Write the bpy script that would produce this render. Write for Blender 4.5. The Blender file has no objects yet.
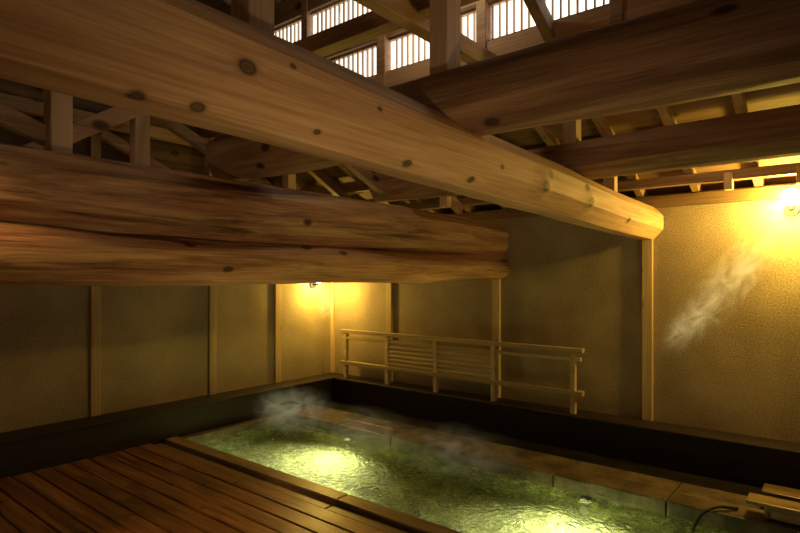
import bpy, bmesh, math, random
from mathutils import Vector, Matrix, noise
random.seed(7)
S = bpy.context.scene
S.view_settings.view_transform = 'Standard'

# ------------------------------------------------------------ materials
def newmat(name):
    m = bpy.data.materials.new(name); m.use_nodes = True
    nt = m.node_tree
    return m, nt, nt.nodes, nt.links, nt.nodes['Principled BSDF']

def wood(name, dark, light, axis=0, rough=.5, knots=(), vor=True, bump=.25, bscale=1.0, streak=0, ksize=1.0):
    m, nt, N, L, B = newmat(name)
    tc = N.new('ShaderNodeTexCoord')
    at = N.new('ShaderNodeAttribute'); at.attribute_name = 'tint'
    off = N.new('ShaderNodeVectorMath'); off.operation = 'MULTIPLY_ADD'
    L.new(at.outputs['Fac'], off.inputs[0]); off.inputs[1].default_value = (7, 5, 9)
    L.new(tc.outputs['Object'], off.inputs[2])
    def mp(a, o):
        s = [o*bscale]*3; s[axis] = a*bscale
        q = N.new('ShaderNodeMapping'); q.inputs['Scale'].default_value = s
        L.new(off.outputs[0], q.inputs['Vector']); return q
    m1 = mp(.7, 10); n1 = N.new('ShaderNodeTexNoise'); n1.inputs['Scale'].default_value = 1
    n1.inputs['Detail'].default_value = 6; n1.inputs['Roughness'].default_value = .55; n1.inputs['Distortion'].default_value = .6
    L.new(m1.outputs[0], n1.inputs['Vector'])
    m2 = mp(1.8, 100); n2 = N.new('ShaderNodeTexNoise'); n2.inputs['Scale'].default_value = 1
    n2.inputs['Detail'].default_value = 4; L.new(m2.outputs[0], n2.inputs['Vector'])
    mx = N.new('ShaderNodeMath'); mx.operation = 'MULTIPLY_ADD'
    L.new(n1.outputs['Fac'], mx.inputs[0]); mx.inputs[1].default_value = .6
    h = N.new('ShaderNodeMath'); h.operation = 'MULTIPLY'; h.inputs[1].default_value = .4
    L.new(n2.outputs['Fac'], h.inputs[0]); L.new(h.outputs[0], mx.inputs[2])
    r = N.new('ShaderNodeValToRGB'); r.color_ramp.elements[0].position = .38; r.color_ramp.elements[1].position = .61
    r.color_ramp.elements[0].color = (*dark, 1); r.color_ramp.elements[1].color = (*light, 1)
    L.new(mx.outputs[0], r.inputs[0])
    col = r.outputs[0]
    mr = N.new('ShaderNodeMapRange'); mr.inputs['To Min'].default_value = .65; mr.inputs['To Max'].default_value = 1.15
    L.new(at.outputs['Fac'], mr.inputs['Value'])
    mm = N.new('ShaderNodeMix'); mm.data_type = 'RGBA'; mm.blend_type = 'MULTIPLY'; mm.inputs[0].default_value = 1
    L.new(col, mm.inputs[6]); L.new(mr.outputs[0], mm.inputs[7]); col = mm.outputs[2]
    def mixc(fac_out, col, c):
        q = N.new('ShaderNodeMix'); q.data_type = 'RGBA'
        L.new(fac_out, q.inputs[0]); L.new(col, q.inputs[6])
        q.inputs[7].default_value = (*c, 1)
        return q.outputs[2]
    kc = tuple(x*.14 for x in dark)
    if streak:
        q = mp(.35, 4.2); n3 = N.new('ShaderNodeTexNoise'); n3.inputs['Scale'].default_value = 1
        n3.inputs['Detail'].default_value = 9; n3.inputs['Roughness'].default_value = .66; n3.inputs['Distortion'].default_value = .5
        L.new(q.outputs[0], n3.inputs['Vector'])
        f = N.new('ShaderNodeMapRange'); f.inputs['From Min'].default_value = .51; f.inputs['From Max'].default_value = .63
        f.inputs['To Min'].default_value = 0; f.inputs['To Max'].default_value = streak
        L.new(n3.outputs['Fac'], f.inputs['Value']); col = mixc(f.outputs[0], col, (dark[0]*.30, dark[1]*.16, dark[2]*.12))
    if vor:
        s = 3.4*bscale
        q = N.new('ShaderNodeMapping'); sc = [s]*3; sc[axis] = s*.6; q.inputs['Scale'].default_value = sc
        L.new(off.outputs[0], q.inputs['Vector'])
        v = N.new('ShaderNodeTexVoronoi'); v.inputs['Scale'].default_value = 1; L.new(q.outputs[0], v.inputs['Vector'])
        f = N.new('ShaderNodeMapRange'); f.inputs['From Min'].default_value = .07*ksize; f.inputs['From Max'].default_value = .13*ksize
        f.inputs['To Min'].default_value = .9; f.inputs['To Max'].default_value = 0
        L.new(v.outputs['Distance'], f.inputs['Value']); col = mixc(f.outputs[0], col, kc)
    for (p, kr) in knots:
        d = N.new('ShaderNodeVectorMath'); d.operation = 'DISTANCE'
        a = N.new('ShaderNodeVectorMath'); a.operation = 'MULTIPLY'; a.inputs[1].default_value = (.7,1,1)
        L.new(tc.outputs['Object'], a.inputs[0]); L.new(a.outputs[0], d.inputs[0])
        d.inputs[1].default_value = (p[0]*.7, p[1], p[2])
        dv = N.new('ShaderNodeMath'); dv.operation = 'DIVIDE'; dv.inputs[1].default_value = kr*2; L.new(d.outputs['Value'], dv.inputs[0])
        rr = N.new('ShaderNodeValToRGB'); E = rr.color_ramp.elements
        E[0].position = 0; E[0].color = (1,1,1,1); E[1].position = 1; E[1].color = (0,0,0,1)
        for ps, vv in ((.2,.85),(.34,.8),(.44,1),(.54,.6),(.66,.15)):
            e = E.new(ps); e.color = (vv,vv,vv,1)
        L.new(dv.outputs[0], rr.inputs[0]); col = mixc(rr.outputs[0], col, kc)
    L.new(col, B.inputs['Base Color'])
    B.inputs['Roughness'].default_value = rough
    b = N.new('ShaderNodeBump'); b.inputs['Strength'].default_value = bump; b.inputs['Distance'].default_value = .01
    L.new(mx.outputs[0], b.inputs['Height']); L.new(b.outputs[0], B.inputs['Normal'])
    return m

def noisy(name, c1, c2, scale=4, rough=.8, bump=.3, fine=90, spec=.3, fm=.5):
    m, nt, N, L, B = newmat(name)
    tc = N.new('ShaderNodeTexCoord')
    n = N.new('ShaderNodeTexNoise'); n.inputs['Scale'].default_value = scale; n.inputs['Detail'].default_value = 6
    L.new(tc.outputs['Object'], n.inputs['Vector'])
    r = N.new('ShaderNodeValToRGB'); r.color_ramp.elements[0].position = .35; r.color_ramp.elements[1].position = .65
    r.color_ramp.elements[0].color = (*c1, 1); r.color_ramp.elements[1].color = (*c2, 1)
    L.new(n.outputs['Fac'], r.inputs[0])
    n2 = N.new('ShaderNodeTexNoise'); n2.inputs['Scale'].default_value = fine; n2.inputs['Detail'].default_value = 3
    L.new(tc.outputs['Object'], n2.inputs['Vector'])
    mm = N.new('ShaderNodeMix'); mm.data_type = 'RGBA'; mm.blend_type = 'MULTIPLY'; mm.inputs[0].default_value = fm
    L.new(r.outputs[0], mm.inputs[6])
    mr = N.new('ShaderNodeMapRange'); mr.inputs['From Min'].default_value = .3; mr.inputs['From Max'].default_value = .7
    mr.inputs['To Min'].default_value = .5; mr.inputs['To Max'].default_value = 1.2
    L.new(n2.outputs['Fac'], mr.inputs['Value']); L.new(mr.outputs[0], mm.inputs[7])
    L.new(mm.outputs[2], B.inputs['Base Color'])
    B.inputs['Roughness'].default_value = rough; B.inputs['Specular IOR Level'].default_value = spec
    b = N.new('ShaderNodeBump'); b.inputs['Strength'].default_value = bump; b.inputs['Distance'].default_value = .005
    L.new(n2.outputs['Fac'], b.inputs['Height']); L.new(b.outputs[0], B.inputs['Normal'])
    return m

def emis(name, c, s):
    m, nt, N, L, B = newmat(name)
    B.inputs['Base Color'].default_value = (*c, 1)
    B.inputs['Emission Color'].default_value = (*c, 1); B.inputs['Emission Strength'].default_value = s
    return m

# ------------------------------------------------------------ builders
class MB:
    def __init__(s): s.bm = bmesh.new(); s.t = s.bm.faces.layers.float.new('tint')
    def _tag(s, fs, mi):
        t = random.random()
        for f in fs: f[s.t] = t; f.material_index = mi
    def box(s, a, b, mi=0):
        x0, y0, z0 = a; x1, y1, z1 = b
        v = [s.bm.verts.new(p) for p in [(x0,y0,z0),(x1,y0,z0),(x1,y1,z0),(x0,y1,z0),(x0,y0,z1),(x1,y0,z1),(x1,y1,z1),(x0,y1,z1)]]
        fs = [s.bm.faces.new([v[i] for i in q]) for q in [(0,3,2,1),(4,5,6,7),(0,1,5,4),(1,2,6,5),(2,3,7,6),(3,0,4,7)]]
        s._tag(fs, mi)
    def bar(s, p0, p1, w, h, mi=0, up=(0,0,1)):
        p0 = Vector(p0); p1 = Vector(p1); d = (p1-p0).normalized(); up = Vector(up)
        if abs(d.dot(up)) > .95: up = Vector((0,1,0))
        sd = d.cross(up).normalized(); u = sd.cross(d)
        v = []
        for p in (p0, p1):
            for a, b in ((-1,-1),(1,-1),(1,1),(-1,1)):
                v.append(s.bm.verts.new(p + sd*a*w/2 + u*b*h/2))
        fs = [s.bm.faces.new([v[i] for i in q]) for q in [(0,3,2,1),(4,5,6,7),(0,1,5,4),(1,2,6,5),(2,3,7,6),(3,0,4,7)]]
        s._tag(fs, mi)
    def prism(s, pts, ax, c0, c1, mi=0):
        def mk(p, c):
            q = list(p); q.insert(ax, c); return s.bm.verts.new(q)
        a = [mk(p, c0) for p in pts]; b = [mk(p, c1) for p in pts]
        fs = [s.bm.faces.new(a), s.bm.faces.new(b[::-1])]
        n = len(pts)
        for i in range(n): fs.append(s.bm.faces.new([a[i], b[i], b[(i+1)%n], a[(i+1)%n]]))
        s._tag(fs, mi)
    def cyl(s, p0, p1, r0, r1, n=20, mi=0):
        p0 = Vector(p0); p1 = Vector(p1); d = (p1-p0).normalized()
        sd = d.orthogonal().normalized(); u = d.cross(sd)
        rs = []
        for p, r in ((p0,r0),(p1,r1)):
            rs.append([s.bm.verts.new(p+(sd*math.cos(2*math.pi*i/n)+u*math.sin(2*math.pi*i/n))*r) for i in range(n)])
        fs = [s.bm.faces.new(rs[0][::-1]), s.bm.faces.new(rs[1])]
        for i in range(n): fs.append(s.bm.faces.new([rs[0][i], rs[0][(i+1)%n], rs[1][(i+1)%n], rs[1][i]]))
        s._tag(fs, mi)
    def obj(s, name, mats, bevel=0, parent=None):
        bmesh.ops.recalc_face_normals(s.bm, faces=s.bm.faces[:])
        me = bpy.data.meshes.new(name); s.bm.to_mesh(me); s.bm.free()
        for m in (mats if isinstance(mats, (list, tuple)) else [mats]): me.materials.append(m)
        o = bpy.data.objects.new(name, me); S.collection.objects.link(o)
        if bevel:
            b = o.modifiers.new('bevel', 'BEVEL'); b.width = bevel; b.segments = 2; b.limit_method = 'ANGLE'
        if parent: o.parent = parent
        return o

def empty(name, loc=(0,0,0)):
    e = bpy.data.objects.new(name, None); e.location = loc; S.collection.objects.link(e); return e

def log(name, p0, p1, r0, r1, mat, octa=.5, wob=.015, bow=0, seed=0, rings=90, chamf=.03, parent=None, rough=.03, burls=()):
    bm = bmesh.new(); t = bm.faces.layers.float.new('tint')
    p0 = Vector(p0); p1 = Vector(p1); Ln = (p1-p0).length; d = (p1-p0)/Ln
    sd = d.cross(Vector((0,0,1))).normalized(); u = sd.cross(d)
    M = 48; R = []
    stations = [0, chamf/Ln] + [chamf/Ln + (1-2*chamf/Ln)*i/rings for i in range(1, rings)] + [1-chamf/Ln, 1]
    for k, f in enumerate(stations):
        c = p0 + d*(f*Ln)
        c += sd*noise.noise((f*Ln*.5, seed, 0))*wob*2 + u*(noise.noise((f*Ln*.5, seed, 9))*wob*2 + bow*math.sin(math.pi*f))
        r = r0+(r1-r0)*f
        if k in (0, len(stations)-1): r -= chamf
        ring = []
        for i in range(M):
            th = 2*math.pi*i/M
            a = ((th+math.pi/8) % (math.pi/4))-math.pi/8
            q = octa*math.cos(math.pi/8)/math.cos(a) + (1-octa)
            nz = 1+rough*(noise.noise((f*Ln*.9, seed*3+math.cos(th)*1.2, math.sin(th)*1.2))*2 + noise.noise((f*Ln*2.2, seed*5+math.cos(th)*3, math.sin(th)*3)))
            rr = r*q*nz
            P = c + sd*math.cos(th)*rr + u*math.sin(th)*rr
            for (bp, br, bh) in burls:
                dd = (P-Vector(bp)).length/br
                if dd < 1: P += (P-c).normalized()*bh*(1-dd*dd)**2
            ring.append(bm.verts.new(P))
        R.append(ring)
    fs = [bm.faces.new(R[0][::-1]), bm.faces.new(R[-1])]
    for a, b in zip(R[:-1], R[1:]):
        for i in range(M): fs.append(bm.faces.new([a[i], a[(i+1)%M], b[(i+1)%M], b[i]]))
    tt = random.random()*.4+.6
    for f in fs: f[t] = tt; f.smooth = True
    bmesh.ops.recalc_face_normals(bm, faces=bm.faces[:])
    me = bpy.data.meshes.new(name); bm.to_mesh(me); bm.free(); me.materials.append(mat)
    try: me.set_sharp_from_angle(angle=math.radians(28))
    except Exception: pass
    o = bpy.data.objects.new(name, me); S.collection.objects.link(o)
    if parent: o.parent = parent
    return o

# ------------------------------------------------------------ palette
def mainsurf(X, th, Y=1.45):
    z = 2.226 - X*.0251; r = .154
    return (X, Y - math.cos(th)*r, z + math.sin(th)*r)
mk = [(mainsurf(.93,-.14),.021),(mainsurf(.67,-1.2),.019),(mainsurf(.83,-1.1),.016),(mainsurf(1.25,-.9),.011),(mainsurf(1.1,.25),.008),
      (mainsurf(1.74,-1.0),.016),(mainsurf(1.5,.1),.010),(mainsurf(2.2,-.9),.016),(mainsurf(2.87,-.33),.030),(mainsurf(2.95,.15),.02),
      (mainsurf(3.55,-.3),.03),(mainsurf(3.5,.25),.02),(mainsurf(4.4,-.5),.02),(mainsurf(2.4,-.2),.012)]
W_main = wood('pine_log', (.46,.26,.125), (.73,.50,.26), 0, .65, knots=mk, vor=False, streak=.3, bump=.3)
W_logx = wood('old_log_x', (.32,.155,.07), (.68,.43,.21), 0, .65, bump=.6, streak=.95, bscale=1.2, ksize=1.0)
W_logy = wood('old_log_y', (.22,.12,.06), (.45,.28,.145), 1, .65, bump=.5, streak=.6, bscale=1.2)
W_post = wood('post_wood', (.50,.34,.19), (.72,.53,.33), 2, .6)
W_x = wood('timber_x', (.24,.135,.065), (.46,.30,.17), 0, .6)
W_y = wood('timber_y', (.24,.135,.065), (.46,.30,.17), 1, .6)
W_board = wood('roof_board', (.12,.07,.035), (.24,.14,.07), 1, .7)
W_gab = wood('gable_board', (.10,.055,.028), (.20,.115,.06), 0, .7)
W_deck = wood('deck_wood', (.13,.045,.016), (.48,.22,.08), 1, .30, vor=True, bump=.4, bscale=1.6, streak=.6)
W_fence = wood('fence_wood', (.55,.38,.20), (.78,.58,.33), 1, .6, vor=False)
W_dark = wood('dark_wood', (.012,.006,.004), (.030,.014,.009), 0, .65, vor=False)
W_darky = wood('dark_wood_y', (.012,.006,.004), (.030,.014,.009), 1, .6, vor=False)
W_rim = wood('rim_wood', (.14,.09,.045), (.42,.30,.16), 1, .35, vor=False)
M_wall = noisy('clay_wall', (.33,.255,.18), (.44,.35,.25), 2.2, .95, .6, 75, fm=.7)
M_stone = noisy('wet_stone', (.07,.05,.035), (.20,.15,.10), 5, .35, .5, 40, spec=.5)
M_black = noisy('dark_floor', (.010,.008,.006), (.022,.018,.013), 5, .4, .3, 60)
M_iron = noisy('iron', (.02,.02,.02), (.04,.04,.035), 8, .5, .2, 60)

def poolmat():
    m, nt, N, L, B = newmat('pool_stone_caustic')
    tc = N.new('ShaderNodeTexCoord')
    v = N.new('ShaderNodeTexVoronoi'); v.inputs['Scale'].default_value = 12; v.feature = 'DISTANCE_TO_EDGE'  # pebble pattern; its strong mottling also paints in the rippling caustic light
    n = N.new('ShaderNodeTexNoise'); n.inputs['Scale'].default_value = 7; n.inputs['Detail'].default_value = 5
    L.new(tc.outputs['Object'], n.inputs['Vector'])
    a = N.new('ShaderNodeVectorMath'); a.operation = 'MULTIPLY_ADD'; a.inputs[1].default_value = (.16,.16,.16)
    L.new(n.outputs['Color'], a.inputs[0]); L.new(tc.outputs['Object'], a.inputs[2]); L.new(a.outputs[0], v.inputs['Vector'])
    r = N.new('ShaderNodeValToRGB')
    r.color_ramp.elements[0].position = .0; r.color_ramp.elements[0].color = (.07,.085,.03,1)
    r.color_ramp.elements[1].position = .25; r.color_ramp.elements[1].color = (.54,.55,.28,1)
    L.new(v.outputs['Distance'], r.inputs[0])
    n2 = N.new('ShaderNodeTexNoise'); n2.inputs['Scale'].default_value = 9; n2.inputs['Detail'].default_value = 4
    L.new(tc.outputs['Object'], n2.inputs['Vector'])
    mr = N.new('ShaderNodeMapRange'); mr.inputs['From Min'].default_value = .38; mr.inputs['From Max'].default_value = .62
    mr.inputs['To Min'].default_value = .3; mr.inputs['To Max'].default_value = 1.1
    L.new(n2.outputs['Fac'], mr.inputs['Value'])
    mm = N.new('ShaderNodeMix'); mm.data_type = 'RGBA'; mm.blend_type = 'MULTIPLY'; mm.inputs[0].default_value = 1
    L.new(r.outputs[0], mm.inputs[6]); L.new(mr.outputs[0], mm.inputs[7])
    L.new(mm.outputs[2], B.inputs['Base Color'])
    B.inputs['Roughness'].default_value = .8
    return m
M_pool = poolmat()

def watermat():
    m, nt, N, L, B = newmat('water')
    N.remove(B)
    out = N['Material Output']
    tc = N.new('ShaderNodeTexCoord')
    n = N.new('ShaderNodeTexNoise'); n.inputs['Scale'].default_value = 13; n.inputs['Detail'].default_value = 2; n.inputs['Distortion'].default_value = 1.0
    L.new(tc.outputs['Object'], n.inputs['Vector'])
    b = N.new('ShaderNodeBump'); b.inputs['Strength'].default_value = 1; b.inputs['Distance'].default_value = .022
    L.new(n.outputs['Fac'], b.inputs['Height'])
    g = N.new('ShaderNodeBsdfGlass'); g.inputs['IOR'].default_value = 1.33; g.inputs['Roughness'].default_value = .0
    g.inputs['Color'].default_value = (.94,1,.88,1)
    L.new(b.outputs[0], g.inputs['Normal'])
    t = N.new('ShaderNodeBsdfTransparent'); t.inputs['Color'].default_value = (.94,1,.88,1)
    mx = N.new('ShaderNodeMixShader'); mx.inputs[0].default_value = .15
    L.new(g.outputs[0], mx.inputs[1]); L.new(t.outputs[0], mx.inputs[2]); L.new(mx.outputs[0], out.inputs['Surface'])
    return m
M_water = watermat()

def steammat(name, dens, seedoff, scale=2.2, stretch=(1,1,1), lo=.42, hi=.68, glow=(1,1,1), gs=.2):
    m, nt, N, L, B = newmat(name); N.remove(B); out = N['Material Output']
    tc = N.new('ShaderNodeTexCoord')
    ln = N.new('ShaderNodeVectorMath'); ln.operation = 'LENGTH'; L.new(tc.outputs['Object'], ln.inputs[0])
    f = N.new('ShaderNodeMapRange'); f.interpolation_type = 'SMOOTHSTEP'
    f.inputs['From Min'].default_value = 0; f.inputs['From Max'].default_value = .95
    f.inputs['To Min'].default_value = 1; f.inputs['To Max'].default_value = 0
    L.new(ln.outputs['Value'], f.inputs['Value'])
    mp = N.new('ShaderNodeMapping'); mp.inputs['Location'].default_value = (seedoff, 0, seedoff); mp.inputs['Scale'].default_value = stretch
    L.new(tc.outputs['Object'], mp.inputs['Vector'])
    n = N.new('ShaderNodeTexNoise'); n.inputs['Scale'].default_value = scale; n.inputs['Detail'].default_value = 5; n.inputs['Distortion'].default_value = 1.6
    L.new(mp.outputs[0], n.inputs['Vector'])
    q = N.new('ShaderNodeMapRange'); q.inputs['From Min'].default_value = lo; q.inputs['From Max'].default_value = hi
    L.new(n.outputs['Fac'], q.inputs['Value'])
    a = N.new('ShaderNodeMath'); a.operation = 'MULTIPLY'; L.new(f.outputs[0], a.inputs[0]); L.new(q.outputs[0], a.inputs[1])
    c = N.new('ShaderNodeMath'); c.operation = 'MULTIPLY'; L.new(a.outputs[0], c.inputs[0]); c.inputs[1].default_value = dens
    # scattering, plus added emission standing in for multiply-scattered light inside the vapour
    v = N.new('ShaderNodeVolumePrincipled'); v.inputs['Color'].default_value = (1,1,1,1)
    L.new(c.outputs[0], v.inputs['Density'])
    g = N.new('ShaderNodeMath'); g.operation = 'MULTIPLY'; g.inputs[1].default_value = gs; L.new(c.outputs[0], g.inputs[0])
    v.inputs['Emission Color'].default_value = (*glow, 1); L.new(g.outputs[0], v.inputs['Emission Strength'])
    L.new(v.outputs[0], out.inputs['Volume'])
    return m

# ------------------------------------------------------------ dimensions
XR, YL = 5.44, 5.60          # inner faces of the two visible walls
XB, YB = -3.2, -3.2          # walls behind the camera
PL = .29                     # plinth height

w = MB(); w.box((XR, YB-.1, -.9), (XR+.12, YL+.12, 2.36)); w.obj('wall_right', M_wall)
gable = [(XB,-.9),(XR,-.9),(XR,2.36),(3.45,3.16),(3.45,4.12),(.2,5.3),(XB,4.1)]
w = MB(); w.prism(gable, 1, YL, YL+.12); w.obj('wall_left', M_wall)
w = MB(); w.prism(gable, 1, YB-.12, YB); w.obj('wall_back', M_wall)
w = MB(); w.box((XB-.12, YB-.1, -.9), (XB, YL+.12, 4.1)); w.obj('wall_near', M_wall)
w = MB(); z = 2.3
while z < 5.2:
    z1 = z+.175
    def xlim(zz):
        lo = XB if zz < 4.1 else XB+(zz-4.1)/.35
        hi = (XR-(zz-2.36)/.4 if zz < 3.16 else (3.45 if zz < 4.12 else 3.45-(zz-4.12)/.363)) if zz > 2.36 else XR
        return lo, hi
    lo, hi = xlim(z1)
    if hi-lo > .2: w.box((lo, YL-.02, z+.004), (hi, YL+.01, z1))
    z = z1
w.obj('trim_4', W_gab)

w = MB()
for x in (-2.4,-1.2,0,1.15,2.30,3.55,4.47): w.box((x-.045, YL-.035, PL), (x+.045, YL+.02, 3.0))
w.box((XR-.04, YL-.05, PL), (XR+.02, YL+.02, 2.3))
w.obj('trim_1', W_post, .004)
w = MB()
for y in (-2.9,-1.5,-.05,1.45,3.02,4.55): w.box((XR-.04, y-.045, PL), (XR+.02, y+.045, 2.0 if 0 < y < 3.5 else 2.30))
w.obj('trim_2', W_post, .004)
w = MB(); w.box((XR-.09, YB, 2.24), (XR+.10, YL, 2.34)); w.obj('wall_plate_beam', W_y, .008)

w = MB()
w.box((XB, 5.32, -.05), (XR, YL, PL-.03)); w.box((XB, 5.29, PL-.03), (XR, YL, PL))
w.obj('baseboard_left', W_dark, .006)
w = MB()
w.box((5.18, YB, -.05), (XR, 5.31, PL-.03)); w.box((5.15, YB, PL-.03), (XR, 5.28, PL))
w.obj('baseboard_right', W_darky, .006)

# ------------------------------------------------------------ floor / deck / pool
w = MB()
w.box((XB, YB, -.16), (2.70, 5.33, -.06))
w.box((4.78, YB, -.16), (5.2, 5.33, -.035))
w.box((2.70, YB, -.16), (4.80, -.95, -.145))
w.obj('floor', M_black)

w = MB(); pw = .145; x = 2.68
while x > XB+.1:
    y = 5.27; first = True
    while y > YB:
        ln = random.choice([1.8,2.2,2.6,1.4]) if not first else random.choice([.9,1.5,2.1,1.2])
        y2 = max(y-ln, YB); dz = random.uniform(-.003,.003)
        w.box((x-pw+.010, y2+.004, -.045), (x, y-.004, 0+dz)); y = y2; first = False
    x -= pw
w.obj('wooden_deck', W_deck, .006)

PX0, PX1, PY0, PY1 = 2.94, 4.30, -.8, 5.2
w = MB(); ZT = -.142
w.box((PX0-.1, PY0-.1, -.75), (PX1+.1, PY1+.1, -.6))
w.box((PX0-.1, PY0-.1, -.6), (PX0, PY1+.1, ZT)); w.box((PX1, PY0-.1, -.6), (PX1+.1, PY1+.1, ZT))
w.box((PX0, PY0-.1, -.6), (PX1, PY0, ZT)); w.box((PX0, PY1, -.6), (PX1, PY1+.1, ZT))
w.obj('bath_basin', M_pool)
w = MB()
for a, b, z in ((2.705,2.80,-.02),(2.815,2.955,.012)):
    y = 5.27
    while y > YB:
        y2 = max(y-2.4, YB); w.box((a, y2+.002, -.14), (b, y-.002, z)); y = y2
w.obj('bath_rim_timber', W_rim, .01)
w = MB(); y = 5.27
while y > YB:
    y2 = max(y-random.uniform(.75,.95), YB)
    w.box((4.29, y2+.004, -.14), (4.52, y-.004, .01)); w.box((4.526, y2+.004, -.14), (4.77, y-.004, .006)); y = y2
w.obj('bath_ledge_stone', M_stone, .008)
w = MB(); w.box((2.96, 5.19, -.14), (4.28, 5.3, -.01)); w.box((2.96, YB, -.14), (4.28, -.79, -.0)); w.obj('bath_end_stone', M_stone, .008)
bm = bmesh.new()
v = [bm.verts.new(p) for p in ((PX0,PY0,-.075),(PX1,PY0,-.075),(PX1,PY1,-.075),(PX0,PY1,-.075))]; bm.faces.new(v)
me = bpy.data.meshes.new('water'); bm.to_mesh(me); bm.free(); me.materials.append(M_water)
o = bpy.data.objects.new('bath_water', me); S.collection.objects.link(o)

# ------------------------------------------------------------ great beams
log('main_log_beam', (-3.1,1.45,2.304), (5.40,1.45,2.09), .168, .160, W_main, octa=.8, wob=.012, seed=2, chamf=.04, rough=.02, rings=170,
    burls=[(mainsurf(2.87,-.33),.13,.02),(mainsurf(3.55,-.3),.13,.018),(mainsurf(.93,-.14),.09,.008)])
log('lower_log_beam', (-3.1,2.96,1.71), (5.40,2.98,1.71), .148, .135, W_logx, octa=.6, wob=.035, seed=5, rough=.07, bow=-.01)
log('upper_log_beam', (-3.1,3.04,2.03), (5.40,3.02,2.01), .212, .20, W_logx, octa=.9, wob=.035, seed=11, rough=.06)
log('cross_log_beam', (2.2,-3.1,2.42), (2.2,3.32,2.40), .155, .165, W_logy, octa=.5, wob=.015, seed=21, rough=.04)
log('cross_log_beam', (3.76,-3.1,2.42), (3.76,3.3,2.40), .14, .14, W_logy, octa=.7, wob=.015, seed=31, rough=.03)

# ------------------------------------------------------------ roof
def zl(x): return 2.36+.4*(5.44-x)
w = MB(); n = 16
for i in range(n):
    xa = 6.0-(6.0-3.40)*i/n; xb = 6.0-(6.0-3.40)*(i+1)/n
    w.prism([(xa,zl(xa)+.05),(xb+.004,zl(xb)+.05),(xb+.004,zl(xb)+.08),(xa,zl(xa)+.08)], 1, YB-.1, YL+.12)
def zu(x): return 4.15+.35*(3.7-x) if x > .2 else 4.15+.35*3.5-.35*(.2-x)
for a, b in ((3.9,.2),(.2,-3.4)):
    for i in range(18):
        xa = a+(b-a)*i/18; xb = a+(b-a)*(i+1)/18
        w.prism([(xa,zu(xa)+.05),(xb+.003,zu(xb)+.05),(xb+.003,zu(xb)+.08),(xa,zu(xa)+.08)], 1, YB-.1, YL+.12)
w.obj('ceiling', W_board)
w = MB(); y = YB+.1
while y < YL:
    w.bar((5.95,y,zl(5.95)+.005), (3.42,y,zl(3.42)+.005), .06, .09)
    w.bar((3.85,y,zu(3.85)), (.2,y,zu(.2)), .06, .09); w.bar((.2,y,zu(.2)), (-3.2,y,zu(-3.2)), .06, .09)
    y += .46
w.obj('roof_rafters', W_x, .004)
w = MB()
for x, z, s in ((4.55,zl(4.55)-.10,.12),(5.1,zl(5.1)-.08,.08),(2.5,3.12,.11),(1.1,2.95,.12),(2.2,4.5,.12),(.2,5.2,.14),(-.6,3.0,.12),(-1.6,4.5,.12)):
    w.box((x-s/2, YB, z-s/2), (x+s/2, YL, z+s/2))
w.obj('roof_purlins', W_y, .006)
w = MB()
for y in (-1.6,0,1.5,3.1,4.5):
    w.box((2.14,y-.05,2.5 if y < 3.3 else 2.0), (2.26,y+.05,4.5))
    w.box((3.70,y-.05,2.5 if y < 3.3 else 2.0), (3.80,y+.05,zl(3.75)))
    w.box((1.05,y-.05,2.2), (1.15,y+.05,2.9)); w.box((-.65,y-.05,2.2), (-.55,y+.05,3.0))
    w.box((4.51,y-.045,2.3 if y!=1.5 else 2.2), (4.59,y+.045,zl(4.55)-.1))
for y in (.28,.75,2.3): w.box((5.05,y-.03,2.3), (5.12,y+.03,zl(5.1)-.06))
w.obj('roof_struts', W_post, .005)
w = MB()
for y in (-.9,.45,1.9,3.1,4.3,5.4):
    w.bar((-3,y,3.05), (3.4,y,3.05), .09, .11)
for y in (4.1,5.2): w.bar((-3,y,2.35), (5.4,y,2.35), .13, .16)
for y in (3.15,4.45,5.45):
    w.bar((1.1,y,2.3), (2.2,y,3.0), .07, .09); w.bar((2.2,y,3.0), (3.7,y,2.35), .07, .09); w.bar((-.6,y,2.9), (1.1,y,2.3), .07, .09)
    w.bar((3.75,y,2.9), (4.9,y,2.3), .07, .09)
w.bar((2.25,1.5,3.75), (3.42,1.5,3.16), .07, .1)
w.obj('roof_ties', W_x, .005)

w = MB()
w.box((3.38,YB,3.10),(3.50,YL,3.24)); w.box((3.38,YB,3.52),(3.50,YL,3.60)); w.box((3.38,YB,4.0),(3.50,YL,4.2))
y = -2.6
while y < YL:
    w.box((3.37,y-.04,3.1),(3.5,y+.04,4.15)); y += .92
w.obj('trim_3', W_y, .005)
M_paper = emis('shoji_paper', (1,.96,.88), 1.5)
k = 0; y = -2.6
while y+.92 < YL:
    k += 1; w = MB()
    for z0, z1 in ((3.24,3.52),(3.60,4.0)):
        w.box((3.45,y+.04,z0),(3.46,y+.88,z1),1)
        yy = y+.09
        while yy < y+.86: w.box((3.425,yy-.005,z0),(3.445,yy+.005,z1)); yy += .055
        w.box((3.42,y+.04,z0),(3.45,y+.88,z0+.02)); w.box((3.42,y+.04,z1-.02),(3.45,y+.88,z1))
    w.obj('window_%d' % k, [W_post, M_paper]); y += .92

# ------------------------------------------------------------ railing screen
w = MB(); FX = 5.24
w.box((FX-.03,1.98,.88),(FX+.03,5.22,.925)); w.box((FX-.02,2.0,.80),(FX+.02,5.2,.835))
w.box((FX-.03,1.98,.47),(FX+.03,5.22,.515))
for y in (2.08,2.95,3.70,4.43,5.14): w.box((FX-.025,y-.025,PL),(FX+.025,y+.025,.88))
w.box((FX-.012,2.97,.515),(FX-.004,4.41,.80))
for z in (.55,.60,.65,.70,.75): w.box((FX-.022,2.97,z-.012),(FX-.012,4.41,z+.012))
w.obj('wooden_railing', W_fence, .004)

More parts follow.
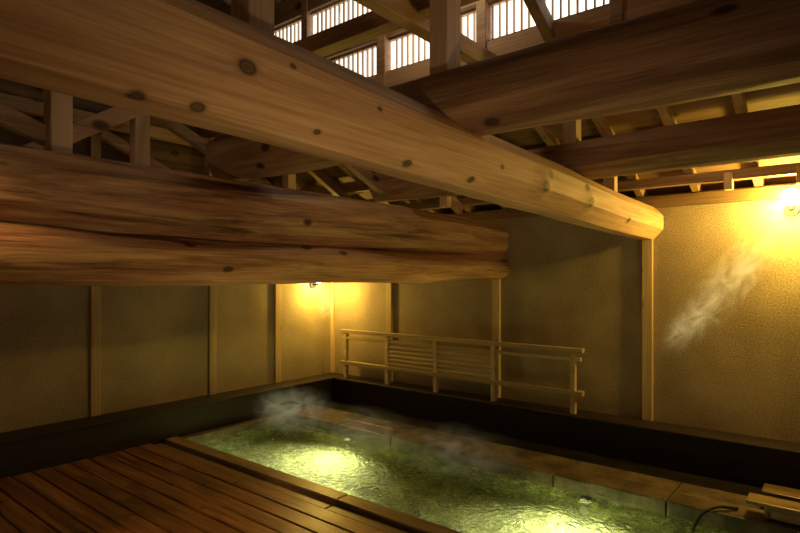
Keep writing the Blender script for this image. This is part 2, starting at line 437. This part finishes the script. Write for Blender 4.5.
# ------------------------------------------------------------ wooden hot-water trough + hose
w = MB()
w.box((4.36,-.55,.012),(4.40,.42,.10)); w.box((4.70,-.55,.012),(4.74,.42,.10))
w.box((4.36,.40,.012),(4.74,.44,.10)); w.box((4.36,-.59,.012),(4.74,-.55,.10)); w.box((4.36,-.55,.012),(4.74,.42,.03))
w.box((4.33,-.3,.10),(4.50,.54,.125)); w.box((4.58,-.62,.10),(4.77,.48,.125))
w.obj('wooden_water_trough', W_rim, .006)
cu = bpy.data.curves.new('hose','CURVE'); cu.dimensions = '3D'; cu.bevel_depth = .011; cu.bevel_resolution = 6
sp = cu.splines.new('BEZIER'); pts = [(4.42,.60,.022),(4.30,.72,.035),(4.20,.80,-.03),(4.16,.84,-.3)]
sp.bezier_points.add(3)
for b, p in zip(sp.bezier_points, pts): b.co = p; b.handle_left_type = b.handle_right_type = 'AUTO'
cu.materials.append(M_iron)
o = bpy.data.objects.new('water_hose', cu); S.collection.objects.link(o)

# ------------------------------------------------------------ lamps
M_bulb = emis('bulb', (1,.86,.5), 60)
def sphere(name, c, r, mat, parent):
    bm = bmesh.new(); bmesh.ops.create_uvsphere(bm, u_segments=20, v_segments=12, radius=r)
    for f in bm.faces: f.smooth = True
    me = bpy.data.meshes.new(name); bm.to_mesh(me); bm.free(); me.materials.append(mat)
    o = bpy.data.objects.new(name, me); o.location = c; S.collection.objects.link(o); o.parent = parent; return o
def light(name, kind, loc, e, col, size=.05, aim=None, spot=90, blend=.6, parent=None):
    l = bpy.data.lights.new(name, kind); l.energy = e; l.color = col
    if kind == 'AREA': l.size = size
    else: l.shadow_soft_size = size
    if kind == 'SPOT': l.spot_size = math.radians(spot); l.spot_blend = blend
    o = bpy.data.objects.new(name, l); o.location = loc; S.collection.objects.link(o)
    if aim: o.rotation_euler = (Vector(aim)-Vector(loc)).to_track_quat('-Z','Y').to_euler()
    if parent: o.parent = parent
    return o
YEL = (1,.65,.08); WARM = (1,.66,.34)
e = empty('wall_lamp')
w = MB(); w.cyl((5.44,.36,2.15),(5.41,.36,2.15),.05,.05); w.bar((5.42,.36,2.15),(5.33,.36,2.15),.02,.02); w.cyl((5.33,.36,2.14),(5.33,.36,2.175),.022,.03)
w.obj('bracket', M_iron, 0, e); sphere('bulb', (5.33,.36,2.23), .065, M_bulb, e)
light('lamp_light','POINT',(5.20,.36,2.16), 84, YEL, .05, parent=e)
e = empty('wall_lamp')
w = MB(); w.cyl((5.06,5.60,1.51),(5.06,5.57,1.51),.05,.05); w.bar((5.06,5.58,1.51),(5.06,5.47,1.51),.02,.02); w.cyl((5.06,5.47,1.50),(5.06,5.47,1.53),.022,.03)
w.obj('bracket', M_iron, 0, e); sphere('bulb', (5.06,5.47,1.57), .045, M_bulb, e)
light('lamp_light','POINT',(5.06,5.36,1.48), 42, YEL, .05, parent=e)

M_uw = emis('uw', (.95,1,.65), .4)
for (x,y,pw_) in ((4.08,4.15,150),(4.12,1.60,165)):
    e = empty('underwater_lamp')
    w = MB(); w.cyl((4.298,y,-.20),(4.25,y,-.20),.05,.045); w.cyl((4.25,y,-.20),(4.245,y,-.20),.035,.035,mi=1)
    w.obj('housing',[M_iron,M_uw],0,e)
    light('uw_light','SPOT',(x,y,-.12), pw_, (1,1,.56), .03, aim=(x-.40,y,-.6), spot=142, blend=1, parent=e)

light('ceiling_spot_lamp','SPOT',(-.2,2.4,2.6), 95, (1,.56,.2), .06, aim=(1.9,3.9,0), spot=46, blend=1)
light('beam_uplight','SPOT',(.4,-.7,.25), 74, WARM, .08, aim=(2.0,1.8,2.0), spot=62, blend=1)
light('beam_uplight','SPOT',(3.2,-2.0,.2), 95, (1,.66,.22), .08, aim=(4.5,1.4,2.1), spot=34, blend=1)  # added unseen light, brightens the right part of the main beam
light('fill_light','POINT',(-.6,3.9,1.3), 3, (1,.78,.55), .15)  # added soft fills without fixtures, lifting walls, posts and railing
light('fill_light','POINT',(.3,-1.6,1.25), 15, (1,.78,.55), .15)
light('roof_fill_light','POINT',(2.9,2.3,3.75), 10, (1,.78,.5), .08)  # added lights without fixtures, warming rafters and purlins
light('roof_fill_light','POINT',(4.6,.8,2.5), 1.5, WARM, .06)
light('roof_fill_light','POINT',(1.7,4.4,2.7), .6, WARM, .06)

# ------------------------------------------------------------ steam
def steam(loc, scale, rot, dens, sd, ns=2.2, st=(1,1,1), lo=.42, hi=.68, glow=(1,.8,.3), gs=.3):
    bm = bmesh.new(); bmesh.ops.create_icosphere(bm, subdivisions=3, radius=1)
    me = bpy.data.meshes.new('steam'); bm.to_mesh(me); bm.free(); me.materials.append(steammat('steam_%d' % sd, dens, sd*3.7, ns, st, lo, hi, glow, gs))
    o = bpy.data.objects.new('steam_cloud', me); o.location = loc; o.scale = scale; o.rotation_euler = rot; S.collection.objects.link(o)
ang = math.atan2(.9,.72)
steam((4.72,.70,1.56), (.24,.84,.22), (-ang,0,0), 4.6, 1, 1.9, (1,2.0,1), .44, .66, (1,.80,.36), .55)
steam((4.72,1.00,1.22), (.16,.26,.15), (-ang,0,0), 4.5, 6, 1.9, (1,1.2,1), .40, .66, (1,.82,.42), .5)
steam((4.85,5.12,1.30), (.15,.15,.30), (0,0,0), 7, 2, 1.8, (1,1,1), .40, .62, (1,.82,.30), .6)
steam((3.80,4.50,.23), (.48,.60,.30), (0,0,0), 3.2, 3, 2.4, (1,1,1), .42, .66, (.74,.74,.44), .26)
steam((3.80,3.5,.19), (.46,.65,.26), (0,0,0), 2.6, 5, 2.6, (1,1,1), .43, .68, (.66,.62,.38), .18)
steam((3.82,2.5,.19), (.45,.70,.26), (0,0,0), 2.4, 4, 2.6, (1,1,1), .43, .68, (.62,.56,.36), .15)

wd = bpy.data.worlds.new('World'); S.world = wd; wd.use_nodes = True
wd.node_tree.nodes['Background'].inputs[0].default_value = (.05,.06,.09,1)
wd.node_tree.nodes['Background'].inputs[1].default_value = .3

cd = bpy.data.cameras.new('camera'); cd.lens = 25.07; cd.sensor_width = 36; cd.shift_y = .0144
co = bpy.data.objects.new('camera', cd); co.location = (0,0,1.6)
co.rotation_euler = (math.radians(90),0,math.radians(-51.07)); S.collection.objects.link(co); S.camera = co
